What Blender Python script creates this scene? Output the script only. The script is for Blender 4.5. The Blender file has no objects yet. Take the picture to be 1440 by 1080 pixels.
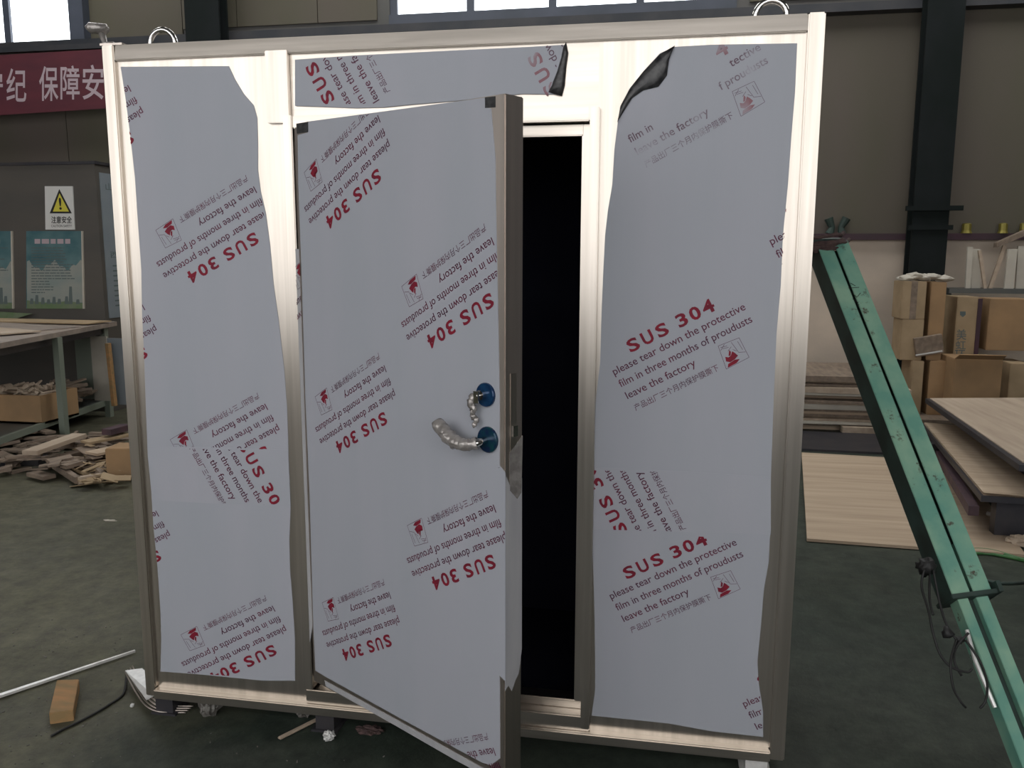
import bpy, bmesh, math, random
from mathutils import Vector, Matrix
from mathutils.noise import noise
random.seed(7)
S = bpy.context.scene
COL = S.collection

# ---------------------------------------------------------------- camera
FPX = 1184.83
CAM = Vector((1.87069, -2.65299, 1.71858)); YAW, PIT, ROL = -0.17838, 0.15314, 0.00216
_F = Vector((math.sin(YAW)*math.cos(PIT), math.cos(YAW)*math.cos(PIT), -math.sin(PIT)))
_R = _F.cross(Vector((0, 0, 1))).normalized(); _U = _R.cross(_F)
_R, _U = _R*math.cos(ROL)+_U*math.sin(ROL), _U*math.cos(ROL)-_R*math.sin(ROL)
cd = bpy.data.cameras.new('camera'); cam = bpy.data.objects.new('camera', cd); COL.objects.link(cam)
cd.sensor_width = 36; cd.lens = FPX/1440*36; cd.clip_start = 0.05; cd.clip_end = 200
M = Matrix((_R, _U, -_F)).transposed().to_4x4(); M.translation = CAM; cam.matrix_world = M
S.camera = cam

# ---------------------------------------------------------------- world, light, exposure
S.view_settings.view_transform = 'Standard'; S.view_settings.look = 'None'
S.view_settings.exposure = 0.0; S.view_settings.gamma = 1.0; S.view_settings.use_curve_mapping = False
W = bpy.data.worlds.new('world'); S.world = W; W.use_nodes = True
W.node_tree.nodes['Background'].inputs[0].default_value = (.75, .85, 1, 1)
W.node_tree.nodes['Background'].inputs[1].default_value = 1.0
FRONT_DAY = 2.5     # daylight in the frosted clerestory behind the camera
ROOF_FILL = 3.9       # glow of the ceiling strips added to brighten surfaces beyond the enclosure
BACK_DAY = 3.2       # daylight in the clerestory of the far wall
S.cycles.max_bounces = 8; S.cycles.sample_clamp_indirect = 4.0

# ---------------------------------------------------------------- materials
def mat(name, col=(.5, .5, .5), rough=.6, metal=0., col2=None, scale=(5, 5, 5), contrast=(.35, .65), bump=0., bscale=None,
        emit=None, alpha=None, detail=4., spec=.5, trans=0., aniso=0.):
    m = bpy.data.materials.new(name); m.use_nodes = True; n = m.node_tree; b = n.nodes['Principled BSDF']
    b.inputs['Base Color'].default_value = (*col, 1); b.inputs['Roughness'].default_value = rough
    b.inputs['Metallic'].default_value = metal; b.inputs['Specular IOR Level'].default_value = spec
    b.inputs['Transmission Weight'].default_value = trans; b.inputs['Anisotropic'].default_value = aniso
    tc = n.nodes.new('ShaderNodeTexCoord')
    def noi(sc, det=4.):
        mp = n.nodes.new('ShaderNodeMapping'); mp.inputs['Scale'].default_value = sc
        n.links.new(tc.outputs['Object'], mp.inputs[0])
        t = n.nodes.new('ShaderNodeTexNoise'); t.inputs['Scale'].default_value = 1; t.inputs['Detail'].default_value = det
        n.links.new(mp.outputs[0], t.inputs[0]); return t
    if col2:
        t = noi(scale, detail); r = n.nodes.new('ShaderNodeValToRGB')
        r.color_ramp.elements[0].position = contrast[0]; r.color_ramp.elements[0].color = (*col, 1)
        r.color_ramp.elements[1].position = contrast[1]; r.color_ramp.elements[1].color = (*col2, 1)
        n.links.new(t.outputs[0], r.inputs[0]); n.links.new(r.outputs[0], b.inputs['Base Color'])
    if bump:
        t = noi(bscale or scale, 6.); bp = n.nodes.new('ShaderNodeBump'); bp.inputs['Strength'].default_value = bump
        bp.inputs['Distance'].default_value = .01
        n.links.new(t.outputs[0], bp.inputs['Height']); n.links.new(bp.outputs[0], b.inputs['Normal'])
    if emit:
        b.inputs['Emission Color'].default_value = (*emit[0], 1); b.inputs['Emission Strength'].default_value = emit[1]
    return m
m_steel = mat('brushed_steel', (.58, .53, .475), .28, 1., (.47, .43, .38), (40, 40, 1.2), bump=.16, bscale=(5, 5, 1.1))
m_steelh = mat('brushed_steel_horizontal', (.58, .53, .475), .28, 1., (.47, .43, .38), (1.2, 40, 40), bump=.16, bscale=(1.1, 5, 5))
m_dsteel = mat('dull_steel', (.55, .49, .44), .40, 1., (.46, .41, .37), (30, 30, 1))
m_film = mat('protective_film', (.335, .355, .392), .85, 0., (.362, .370, .412), (5, 5, .8), (.3, .7), bump=.3, bscale=(5, 5, 1.5), spec=.2)
m_film2 = mat('protective_film_overlap', (.34, .358, .395), .75, 0., (.365, .37, .413), (6, 6, 2), (.3, .7), bump=.4, bscale=(8, 8, 6), spec=.25)
m_edgefilm = mat('edge_film', (.40, .40, .41), .55, 0., (.34, .34, .36), (20, 20, 3))
m_back = mat('adhesive_back', (.012, .012, .014), .38, 0., (.05, .05, .05), (60, 60, 60))
m_red = mat('red_print', (.22, .012, .028), .6, 0., (.15, .014, .03), (40, 40, 40), spec=.2)
m_dark = mat('dark_print', (.075, .03, .055), .6, 0., (.12, .03, .055), (14, 14, 14), spec=.2)
m_worn = mat('worn_red_print', (.25, .13, .15), .7, 0., (.34, .335, .37), (9, 9, 9), (.46, .66), spec=.2)
m_wornd = mat('worn_dark_print', (.13, .085, .11), .7, 0., (.34, .34, .38), (7, 7, 7), (.50, .68), spec=.2)
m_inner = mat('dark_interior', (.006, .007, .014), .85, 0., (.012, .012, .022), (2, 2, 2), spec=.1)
m_chrome = mat('chrome', (.7, .68, .65), .12, 1., (.5, .5, .5), (90, 90, 90))
m_plas = mat('clear_wrap', (.40, .375, .355), .20, .45, (.27, .25, .235), (30, 20, 30), (.4, .6), bump=.5, bscale=(60, 50, 60))
m_blue = mat('blue_film', (.006, .028, .085), .2, .3, (.008, .05, .13), (60, 60, 60))
m_teal = mat('teal_film', (.006, .06, .075), .22, .3, (.006, .02, .07), (50, 50, 50))

# concrete floor
m_floor = bpy.data.materials.new('painted_concrete'); m_floor.use_nodes = True
n = m_floor.node_tree; b = n.nodes['Principled BSDF']; tc = n.nodes.new('ShaderNodeTexCoord')
def tnoise(sc, det=6, rough=.6):
    mp = n.nodes.new('ShaderNodeMapping'); mp.inputs['Scale'].default_value = sc; n.links.new(tc.outputs['Object'], mp.inputs[0])
    t = n.nodes.new('ShaderNodeTexNoise'); t.inputs['Scale'].default_value = 1; t.inputs['Detail'].default_value = det; t.inputs['Roughness'].default_value = rough
    n.links.new(mp.outputs[0], t.inputs[0]); return t
def ramp(t, stops):
    r = n.nodes.new('ShaderNodeValToRGB'); e = r.color_ramp.elements
    e[0].position, e[0].color = stops[0][0], (*stops[0][1], 1); e[1].position, e[1].color = stops[1][0], (*stops[1][1], 1)
    for p, c in stops[2:]:
        q = e.new(p); q.color = (*c, 1)
    n.links.new(t.outputs[0], r.inputs[0]); return r
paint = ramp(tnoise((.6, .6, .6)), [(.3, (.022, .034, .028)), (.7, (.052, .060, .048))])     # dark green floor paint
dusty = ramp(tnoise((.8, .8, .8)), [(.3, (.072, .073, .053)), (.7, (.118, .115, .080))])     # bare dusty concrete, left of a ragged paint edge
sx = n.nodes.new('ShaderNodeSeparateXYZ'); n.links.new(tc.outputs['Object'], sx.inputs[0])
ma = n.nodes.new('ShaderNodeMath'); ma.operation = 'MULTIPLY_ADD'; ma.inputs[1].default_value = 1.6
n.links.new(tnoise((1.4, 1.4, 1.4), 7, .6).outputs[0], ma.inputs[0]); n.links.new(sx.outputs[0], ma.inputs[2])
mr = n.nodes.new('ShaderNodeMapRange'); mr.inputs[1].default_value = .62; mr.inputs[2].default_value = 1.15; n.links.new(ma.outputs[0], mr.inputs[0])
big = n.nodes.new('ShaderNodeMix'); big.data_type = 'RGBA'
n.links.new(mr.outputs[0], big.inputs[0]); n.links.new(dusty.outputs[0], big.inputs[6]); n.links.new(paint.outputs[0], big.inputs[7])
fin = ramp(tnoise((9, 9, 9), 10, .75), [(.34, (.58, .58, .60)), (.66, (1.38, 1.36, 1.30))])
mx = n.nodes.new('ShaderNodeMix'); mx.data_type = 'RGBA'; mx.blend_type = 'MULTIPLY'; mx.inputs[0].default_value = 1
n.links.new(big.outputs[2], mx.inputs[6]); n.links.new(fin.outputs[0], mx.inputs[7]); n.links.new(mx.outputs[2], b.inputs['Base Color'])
rr = ramp(tnoise((2, 2, 2)), [(.3, (.38, .38, .38)), (.7, (.62, .62, .62))]); n.links.new(rr.outputs[0], b.inputs['Roughness'])
b.inputs['Specular IOR Level'].default_value = .22
bp = n.nodes.new('ShaderNodeBump'); bp.inputs['Strength'].default_value = .5; bp.inputs['Distance'].default_value = .006
n.links.new(tnoise((30, 30, 30), 8, .7).outputs[0], bp.inputs['Height']); n.links.new(bp.outputs[0], b.inputs['Normal'])

m_wall = mat('olive_wall_sheet', (.085, .078, .052), .7, 0., (.10, .082, .068), (.9, .9, .35))
m_dado = mat('dirty_plaster', (.58, .49, .40), .85, 0., (.48, .41, .34), (1.6, 1.6, 2.2), bump=.3, bscale=(14, 14, 14))
m_column = mat('dark_green_steel', (.007, .011, .010), .8, 0, (.012, .015, .016), (3, 3, 2), spec=.15)
m_girt = mat('dark_blue_girt', (.03, .034, .042), .5, .2, (.05, .05, .055), (3, 3, 3))
m_rail = mat('maroon_rail', (.05, .016, .03), .6, 0., (.03, .015, .02), (2, 2, 2))
m_wframe = mat('window_frame_paint', (.07, .08, .11), .5, 0., (.05, .06, .08), (2, 2, 2))
m_rooffill = mat('added_roof_glow', (.8, .85, .9), .6, emit=((1, .99, .96), ROOF_FILL))
m_day = mat('daylit_frosted_pane', (.8, .85, .9), .5, emit=((.93, .97, 1), BACK_DAY))
m_dayf = mat('daylit_frosted_pane_front', (.8, .85, .9), .5, emit=((1, .985, .98), FRONT_DAY))
m_grey = mat('plain_grey_wall', (.11, .105, .10), .8, 0., (.09, .09, .085), (1, 1, 1))
m_banner = mat('red_banner_cloth', (.10, .018, .028), .8, 0., (.075, .015, .025), (1.5, 1.5, 6))
m_bantxt = mat('banner_lettering', (.42, .34, .37), .8)
m_booth = mat('grey_booth_sheet', (.095, .085, .074), .6, .1, (.078, .073, .066), (1.2, 1.2, 3))
m_white = mat('white_board', (.62, .62, .60), .6)
m_yellow = mat('warning_yellow', (.62, .56, .06), .5)
m_black = mat('black_paint', (.012, .012, .012), .6)
m_teal_sky = mat('poster_teal_sky', (.035, .11, .13), .5, 0., (.10, .19, .20), (3, 3, 5))
m_pale = mat('poster_pale_sky', (.21, .26, .25), .5, 0., (.29, .30, .27), (3, 3, 5))
m_green = mat('poster_green', (.10, .17, .07), .6, 0., (.15, .19, .12), (9, 9, 9))
m_notice = mat('notice_board_blue', (.22, .25, .27), .6, 0., (.19, .22, .25), (2, 2, 4))
m_ink = mat('poster_ink', (.10, .13, .13), .7)
m_ply = mat('plywood', (.52, .41, .30), .7, 0., (.40, .30, .21), (1.2, 18, 18), (.3, .7), bump=.1)
m_ply2 = mat('plywood_dusty', (.48, .39, .30), .75, 0., (.36, .28, .21), (14, 1.2, 14), (.3, .7))
m_wood = mat('pine_offcut', (.42, .22, .09), .7, 0., (.27, .18, .08), (8, 25, 25), bump=.2)
m_woodg = mat('weathered_offcut', (.26, .20, .15), .8, 0., (.17, .13, .10), (20, 4, 20), bump=.2)
m_card = mat('cardboard', (.36, .225, .115), .8, 0., (.28, .18, .095), (4, 4, 4))
m_card2 = mat('cardboard_pale', (.38, .28, .17), .8, 0., (.30, .22, .13), (5, 5, 5))
m_slab = mat('dark_slab_edge', (.045, .045, .055), .45, .5, (.07, .065, .07), (6, 6, 6))
m_rustbar = mat('maroon_primed_bar', (.085, .045, .055), .6, 0., (.05, .03, .04), (8, 8, 8))
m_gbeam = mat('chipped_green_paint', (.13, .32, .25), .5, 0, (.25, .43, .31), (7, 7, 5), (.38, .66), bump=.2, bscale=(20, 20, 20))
def chips(m, col, sc, lo, hi):
    n = m.node_tree; b = n.nodes['Principled BSDF']; old = b.inputs['Base Color'].links[0].from_socket
    tc = n.nodes.new('ShaderNodeTexCoord'); t = n.nodes.new('ShaderNodeTexNoise'); t.inputs['Scale'].default_value = sc; t.inputs['Detail'].default_value = 8; t.inputs['Roughness'].default_value = .7
    n.links.new(tc.outputs['Object'], t.inputs[0]); r = n.nodes.new('ShaderNodeMapRange'); r.inputs[1].default_value = lo; r.inputs[2].default_value = hi
    n.links.new(t.outputs[0], r.inputs[0]); x = n.nodes.new('ShaderNodeMix'); x.data_type = 'RGBA'; x.inputs[7].default_value = (*col, 1)
    n.links.new(r.outputs[0], x.inputs[0]); n.links.new(old, x.inputs[6]); n.links.new(x.outputs[2], b.inputs['Base Color'])
chips(m_gbeam, (.06, .04, .025), 9, .60, .66)
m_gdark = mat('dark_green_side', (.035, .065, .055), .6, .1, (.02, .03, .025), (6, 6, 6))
m_rust = mat('rusty_rope', (.05, .03, .03), .9, 0., (.09, .055, .05), (40, 40, 40), bump=.5)
m_cord = mat('black_cord', (.012, .012, .012), .6)
m_hose = mat('green_hose', (.05, .16, .05), .4)
m_strip = mat('bright_steel_strip', (.85, .84, .82), .3, .35, (.7, .69, .67), (30, 30, 30))
m_scrap = mat('scrap_wrap', (.17, .165, .15), .5, 0., (.10, .09, .08), (60, 60, 60), (.4, .6), bump=.6)
m_cream = mat('cream_board', (.50, .47, .40), .7, 0., (.42, .39, .34), (4, 4, 4))
m_brass = mat('dull_brass', (.28, .24, .06), .4, .6)
m_shelf = mat('shelf_steel', (.10, .105, .10), .5, .4)
m_benchtop = mat('worn_bench_top', (.36, .29, .24), .55, .1, (.22, .19, .17), (2, 9, 9), (.3, .7))
m_leg = mat('grey_green_leg', (.20, .23, .19), .5, .2)

# ---------------------------------------------------------------- helpers
def ray(px, py):
    return _F + _R*((px-720)/FPX) - _U*((py-540)/FPX)
class Plane:
    def __init__(s, o, nrm): s.o = Vector(o); s.n = Vector(nrm).normalized()       # nrm points to the viewer's side
    def at(s, px, py, off=0.):
        d = ray(px, py); t = (s.o+s.n*off-CAM).dot(s.n)/d.dot(s.n); return CAM+d*t
def wallp(Y): return Plane((0, Y, 0), (0, -1, 0))
def onY(px, py, Y): return wallp(Y).at(px, py)
def onZ(px, py, z=0.): return Plane((0, 0, z), (0, 0, 1)).at(px, py)

def wloc(o):
    v = Vector((0, 0, 0))
    while o: v = v+o.location; o = o.parent
    return v
class MB:
    def __init__(s): s.bm = bmesh.new(); s.mi = 0
    def _f(s, vs):
        try:
            f = s.bm.faces.new(vs); f.material_index = s.mi; return f
        except ValueError: return None
    def hexa(s, p):
        v = [s.bm.verts.new(q) for q in p]
        for a in ((3, 2, 1, 0), (4, 5, 6, 7), (0, 1, 5, 4), (1, 2, 6, 5), (2, 3, 7, 6), (3, 0, 4, 7)): s._f([v[i] for i in a])
        return s
    def box(s, x0, x1, y0, y1, z0, z1):
        return s.hexa([(x0, y0, z0), (x1, y0, z0), (x1, y1, z0), (x0, y1, z0), (x0, y0, z1), (x1, y0, z1), (x1, y1, z1), (x0, y1, z1)])
    def obox(s, c, sx, sy, sz, rz=0., rx=0., ry=0.):
        R = Matrix.Rotation(rz, 3, 'Z') @ Matrix.Rotation(ry, 3, 'Y') @ Matrix.Rotation(rx, 3, 'X')
        return s.hexa([Vector(c)+R @ Vector((a*sx/2, b_*sy/2, c_*sz/2)) for a, b_, c_ in
                       ((-1, -1, -1), (1, -1, -1), (1, 1, -1), (-1, 1, -1), (-1, -1, 1), (1, -1, 1), (1, 1, 1), (-1, 1, 1))])
    def prism(s, pts, vec):
        vec = Vector(vec); a = [s.bm.verts.new(p) for p in pts]; b_ = [s.bm.verts.new(Vector(p)+vec) for p in pts]
        s._f(a); s._f(b_[::-1]); k = len(pts)
        for i in range(k): s._f([a[(i+1) % k], a[i], b_[i], b_[(i+1) % k]])
        return s
    def tube(s, pts, r, seg=8, cap=True, closed=False):
        pts = [Vector(p) for p in pts]; rs = r if isinstance(r, (list, tuple)) else [r]*len(pts); rings = []; k = len(pts)
        up = None
        for i, p in enumerate(pts):
            if closed: t = (pts[(i+1) % k]-pts[i-1]).normalized()
            else: t = (pts[min(i+1, k-1)]-pts[max(i-1, 0)]).normalized()
            if up is None: up = t.orthogonal().normalized()
            up = (up-t*up.dot(t)).normalized(); w = t.cross(up)
            rings.append([s.bm.verts.new(p+(up*math.cos(2*math.pi*j/seg)+w*math.sin(2*math.pi*j/seg))*rs[i]) for j in range(seg)])
        for i in range(k if closed else k-1):
            A, B = rings[i], rings[(i+1) % k]
            for j in range(seg): s._f([A[j], A[(j+1) % seg], B[(j+1) % seg], B[j]])
        if cap and not closed: s._f(rings[0][::-1]); s._f(rings[-1])
        return s
    def blob(s, c, r, sub=2, amp=.4, fr=3., seed=0, sq=(1, 1, 1)):
        c = Vector(c); o = bmesh.ops.create_icosphere(s.bm, subdivisions=sub, radius=1.)
        for v in o['verts']:
            d = v.co.normalized(); k = 1+amp*noise(d*fr+Vector((seed*7.3, seed*3.1, seed)))
            v.co = c+Vector((d.x*r*k*sq[0], d.y*r*k*sq[1], d.z*r*k*sq[2]))
        return s
    def build(s, name, m, parent=None, bevel=0., smooth=False, base=True, recalc=True):
        if recalc: bmesh.ops.recalc_face_normals(s.bm, faces=s.bm.faces)
        if bevel: bmesh.ops.bevel(s.bm, geom=[e for e in s.bm.edges if len(e.link_faces) == 2 and e.calc_face_angle(0) > .5], offset=bevel, segments=2, affect='EDGES', clamp_overlap=True)
        me = bpy.data.meshes.new(name); o = bpy.data.objects.new(name, me)
        if parent is None:
            vs = [v.co for v in s.bm.verts]
            o.location = ((min(v.x for v in vs)+max(v.x for v in vs))/2, (min(v.y for v in vs)+max(v.y for v in vs))/2, min(v.z for v in vs)) if base else (0, 0, 0)
            off = o.location.copy()
        else: o.parent = parent; off = wloc(parent)
        bmesh.ops.translate(s.bm, verts=s.bm.verts, vec=-Vector(off))
        s.bm.to_mesh(me); s.bm.free()
        for mm in (m if isinstance(m, (list, tuple)) else [m]): me.materials.append(mm)
        if smooth:
            for f in me.polygons: f.use_smooth = True
        COL.objects.link(o); return o
def tag(o, label, cat, group=None, kind=None):
    o['label'] = label; o['category'] = cat
    if group: o['group'] = group
    if kind: o['kind'] = kind
    return o
def thing(name, loc, label, cat, group=None):
    o = bpy.data.objects.new(name, None); o.location = loc; o.empty_display_size = .1; COL.objects.link(o); return tag(o, label, cat, group)
def struct(o): o['kind'] = 'structure'; return o
def spline(pts, k=6):
    pts = [Vector(p) for p in pts]; out = []
    for i in range(len(pts)-1):
        p0, p1, p2, p3 = pts[max(i-1, 0)], pts[i], pts[i+1], pts[min(i+2, len(pts)-1)]
        for j in range(k):
            t = j/k; out.append(.5*((2*p1)+(p2-p0)*t+(2*p0-5*p1+4*p2-p3)*t*t+(3*p1-p0-3*p2+p3)*t**3))
    return out+[pts[-1]]

# text --------------------------------------------------------------
_cache = {}
def text_mesh(txt, offset=0.):
    k = (txt, offset)
    if k not in _cache:
        c = bpy.data.curves.new('lettering', 'FONT'); c.body = txt; c.offset = offset; c.resolution_u = 3; c.size = 1
        o = bpy.data.objects.new('lettering', c); COL.objects.link(o); bpy.context.view_layer.update()
        me = bpy.data.meshes.new_from_object(o.evaluated_get(bpy.context.evaluated_depsgraph_get()))
        vs = [v.co.copy() for v in me.vertices]; fs = [list(p.vertices) for p in me.polygons]
        bpy.data.objects.remove(o); bpy.data.curves.remove(c); bpy.data.meshes.remove(me)
        _cache[k] = (vs, fs)
    return _cache[k]
def add_text(mb, txt, to3d, x0, x1, y0, size, offset=0., y1=None):
    """put lettering in a 2-D frame: stretched to x0..x1, baseline y0 with the given size (or stretched to y0..y1)"""
    vs, fs = text_mesh(txt, offset)
    ax = min(v.x for v in vs); bx = max(v.x for v in vs); ay = min(v.y for v in vs); by = max(v.y for v in vs)
    bv = []
    for v in vs:
        X = x0+(v.x-ax)/(bx-ax)*(x1-x0)
        Y = y0+(v.y*size if y1 is None else (v.y-ay)/(by-ay)*(y1-y0))
        bv.append(mb.bm.verts.new(to3d(X, Y)))
    for f in fs: mb._f([bv[i] for i in f])
def px_frame(pl, x0, y0, x1, y1, x2, y2, x3, y3, off=.002):
    """unit square (0..1, 0..1) -> quad on a plane; px corners: bottom-left, bottom-right, top-right, top-left"""
    a, b_, c, d = [pl.at(*q, off) for q in ((x0, y0), (x1, y1), (x2, y2), (x3, y3))]
    return lambda u, v: a*(1-u)*(1-v)+b_*u*(1-v)+c*u*v+d*(1-u)*v

# ---------------------------------------------------------------- the room
X0, X1, YB, YF, ZC = -9.5, 9.0, 7.5, -6.0, 7.0
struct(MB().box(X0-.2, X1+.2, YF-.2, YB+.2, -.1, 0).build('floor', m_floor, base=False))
FILL_SPANS = [(-6.5, -3.9), (-2.3, .3), (1.9, 4.5), (6.0, 8.6)]; SY0, SY1 = 3.4, 6.8
mb = MB().box(X0-.2, X1+.2, YF-.2, SY0, ZC, ZC+.1).box(X0-.2, X1+.2, SY1, YB+.2, ZC, ZC+.1); x = X0-.2
for a, b_ in FILL_SPANS: mb.box(x, a, SY0, SY1, ZC, ZC+.1); x = b_
mb.box(x, X1+.2, SY0, SY1, ZC, ZC+.1)
ce = struct(mb.build('ceiling', m_grey))
for a, b_ in FILL_SPANS: MB().box(a, b_, SY0, SY1, ZC+.03, ZC+.05).build('roof_fill_strip', m_rooffill, ce)  # unseen glowing strips, added to light the floor, plywood, bench and beam
struct(MB().box(X0-.2, X0, YF, YB, 0, ZC).build('wall_left', m_grey))
struct(MB().box(X1, X1+.2, YF, YB, 0, ZC).build('wall_right', m_grey))
wins = [(-8.6, -5.56), (-1.45, 2.56)]; WZ0, WZ1 = 4.45, 6.2
def holed(mb, xs, y0, y1, z0, z1):
    x = X0
    for a, b_ in xs: mb.box(x, a, y0, y1, 0, ZC); mb.box(a, b_, y0, y1, 0, z0); mb.box(a, b_, y0, y1, z1, ZC); x = b_
    mb.box(x, X1, y0, y1, 0, ZC)
mb = MB(); holed(mb, wins, YB, YB+.2, WZ0-.15, WZ1); wb = struct(mb.build('wall_back', m_grey))
for a, b_, z0, z1 in ((-5.40, -4.13, 4.38, 7), (-4.12, -3.4, 4.47, 7), (-3.39, -2.35, 4.47, 7), (-2.34, -1.6, 4.47, 7), (2.7, 4.6, 4.47, 7), (4.61, 8.9, 4.47, 7),
                      (-9.4, -7.65, 1.95, 4.3), (-7.64, -5.85, 1.95, 4.3), (-5.84, -4.13, 1.95, 4.3), (-4.12, -3.4, 1.95, 4.3), (-3.39, -1.7, 1.95, 4.3), (-1.69, 0, 1.95, 4.3), (.01, 1.7, 1.95, 4.3),
                      (1.71, 3.3, 1.95, 4.3), (3.31, 4.7, 1.95, 4.3), (4.71, 6.4, 1.95, 4.3), (6.41, 8.9, 1.95, 4.3)):
    MB().box(a, b_, YB-.03, YB, z0, z1).build('wall_panel', m_wall, wb)
MB().box(X0, X1, YB-.05, YB, 0, 1.88).build('plaster_dado', m_dado, wb)
struct(MB().box(X0, X1, YB-.14, YB-.03, 1.88, 1.95).build('trim_1', m_rail))
struct(MB().box(X0, X1, YB-.2, YB-.03, 4.28, 4.37).build('trim_2', m_girt))
def hcol(name, x0, x1):
    y0 = YB-.42
    mb = MB().box(x0, x1, y0, y0+.03, 0, ZC).box(x0, x1, YB-.23, YB-.2, 0, ZC).box((x0+x1)/2-.015, (x0+x1)/2+.015, y0+.03, YB-.23, 0, ZC)
    return struct(mb.build(name, m_column))
c1 = hcol('trim_3', -3.86, -3.42); c2 = hcol('trim_4', 4.44, 4.80)
MB().box(4.36, 4.92, YB-.47, YB-.42, 2.18, 2.23).build('column_bracket', m_column, c2)
MB().box(4.40, 4.84, YB-.45, YB-.42, 1.98, 2.03).build('column_bracket', m_column, c2)
MB().box(wins[1][0], wins[1][1], YB-.03, YB+.0, 4.30, 4.52).build('window_sill', m_wframe, wb)
struct(MB().box(-5.60, -5.40, YB-.16, YB-.03, 4.37, ZC).build('trim_5', m_wframe))
def window(name, a, b_, ms, pane, y=YB, s=1, z0=WZ0, z1=WZ1):
    ya, yb = (y+.02, y+.12) if s > 0 else (y-.12, y-.02)
    fr = MB().box(a, b_, ya, yb, z0, z0+.08).box(a, b_, ya, yb, z1-.08, z1).box(a, a+.09, ya, yb, z0+.08, z1-.08).box(b_-.09, b_, ya, yb, z0+.08, z1-.08)
    o = struct(fr.build(name, m_wframe, base=True)); e = [a+.09]+list(ms)+[b_-.09]
    for x in ms: MB().box(x-.045, x+.045, ya, yb, z0+.08, z1-.08).build('mullion', m_wframe, o)
    for i in range(len(e)-1):
        l = e[i]+(.045 if i else 0); r = e[i+1]-(.045 if i < len(e)-2 else 0)
        MB().box(l, r, (ya+yb)/2-.01, (ya+yb)/2+.01, z0+.08, z1-.08).build('pane', pane, o)
    return o
window('window_1', wins[0][0], wins[0][1], (-7.6, -6.64), m_day, z0=WZ0-.15)
window('window_2', wins[1][0], wins[1][1], (-.47, .5, 1.5), m_day)
FW = [(-8.9, -4.75), (-4.55, -.4), (-.2, 3.95), (4.15, 8.3)]; FZ0, FZ1 = 1.1, 6.0
mb = MB(); holed(mb, FW, YF-.2, YF, FZ0, FZ1); struct(mb.build('wall_front', m_grey))
for i, (a, b_) in enumerate(FW): window('window_%d' % (i+3), a, b_, (a+1.38, a+2.77), m_dayf, YF, -1, FZ0, FZ1)

# ---------------------------------------------------------------- steel enclosure with door
WD, ZB, ZT = 2.3, .08, 2.4036
PS = .014                                    # the panel skin lies this far behind the frame's face
enc = thing('steel_enclosure', (1.15, 0, 0), 'large brushed stainless steel enclosure front with half peeled film and a door standing ajar', 'enclosure')
OX0, OX1, OZ0, OZ1 = .672, 1.618, .205, 2.105
def part(mb, name, m, p=enc, **k): return mb.build(name, m, p, **k)
part(MB().box(0, .043, 0, .06, ZB, ZT), 'corner_post', m_steel, bevel=.004)
part(MB().box(2.253, WD, 0, .06, ZB, ZT), 'corner_post', m_steel, bevel=.004)
part(MB().hexa([(.043, .0, 2.352), (2.253, .0, 2.352), (2.253, .06, 2.352), (.043, .06, 2.352), (.043, .009, ZT), (2.253, .009, ZT), (2.253, .06, ZT), (.043, .06, ZT)]), 'top_rail', m_steelh, bevel=.003)
part(MB().box(.043, 2.253, -.018, .06, ZB, .116), 'bottom_rail', m_steelh, bevel=.004)
part(MB().box(.043, .640, PS, PS+.03, .116, 2.352), 'side_panel', m_steel)
part(MB().box(1.655, 2.253, PS, PS+.03, .116, 2.352), 'side_panel', m_steel)
part(MB().box(.640, 1.655, PS, PS+.03, 2.155, 2.352), 'transom_panel', m_steelh)
part(MB().box(.583, .660, -.004, PS, 2.137, 2.362), 'joint_plate', m_steel, bevel=.002)
# door frame: proud trim with a set back stop
part(MB().box(.640, OX0, -.014, .06, .175, 2.158), 'door_jamb', m_steel, bevel=.003)
part(MB().box(1.632, 1.662, -.014, .06, .130, 2.158), 'door_jamb', m_steel, bevel=.003)
part(MB().box(OX0, 1.632, -.010, .06, 2.118, 2.158), 'door_head', m_steelh, bevel=.003)
part(MB().box(OX0, 1.612, .030, .075, 2.080, 2.114), 'door_stop', m_steelh, bevel=.003)
part(MB().box(1.605, 1.632, .030, .075, .205, 2.114), 'door_stop', m_steel, bevel=.003)
part(MB().box(OX0, OX0+.02, .030, .075, .205, 2.114), 'door_stop', m_dsteel, bevel=.003)
part(MB().box(.640, 1.662, .0, .075, .116, .168).box(.672, 1.632, .05, .11, .168, .198), 'threshold', m_steelh, bevel=.003)
# the dark box behind
D = .95
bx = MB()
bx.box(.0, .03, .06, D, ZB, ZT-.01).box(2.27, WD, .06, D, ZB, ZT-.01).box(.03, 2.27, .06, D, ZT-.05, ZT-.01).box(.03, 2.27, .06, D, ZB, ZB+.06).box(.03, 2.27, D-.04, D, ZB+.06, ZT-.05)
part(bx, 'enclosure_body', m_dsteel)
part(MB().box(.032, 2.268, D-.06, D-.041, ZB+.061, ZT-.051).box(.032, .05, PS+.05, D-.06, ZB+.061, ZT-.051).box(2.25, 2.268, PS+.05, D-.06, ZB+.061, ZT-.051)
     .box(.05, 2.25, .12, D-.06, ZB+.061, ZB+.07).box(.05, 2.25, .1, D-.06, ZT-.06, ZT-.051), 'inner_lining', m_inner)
for x in (.06, .70, 1.30, 2.215): part(MB().box(x-.035, x+.035, .02, .12, 0, ZB).box(x-.05, x+.05, .01, .13, 0, .008), 'foot', m_strip if x > 2 else m_slab)
for x in (.06, .70, 1.30, 2.20): part(MB().box(x-.035, x+.035, D-.12, D-.02, 0, ZB), 'foot', m_dsteel)
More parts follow.
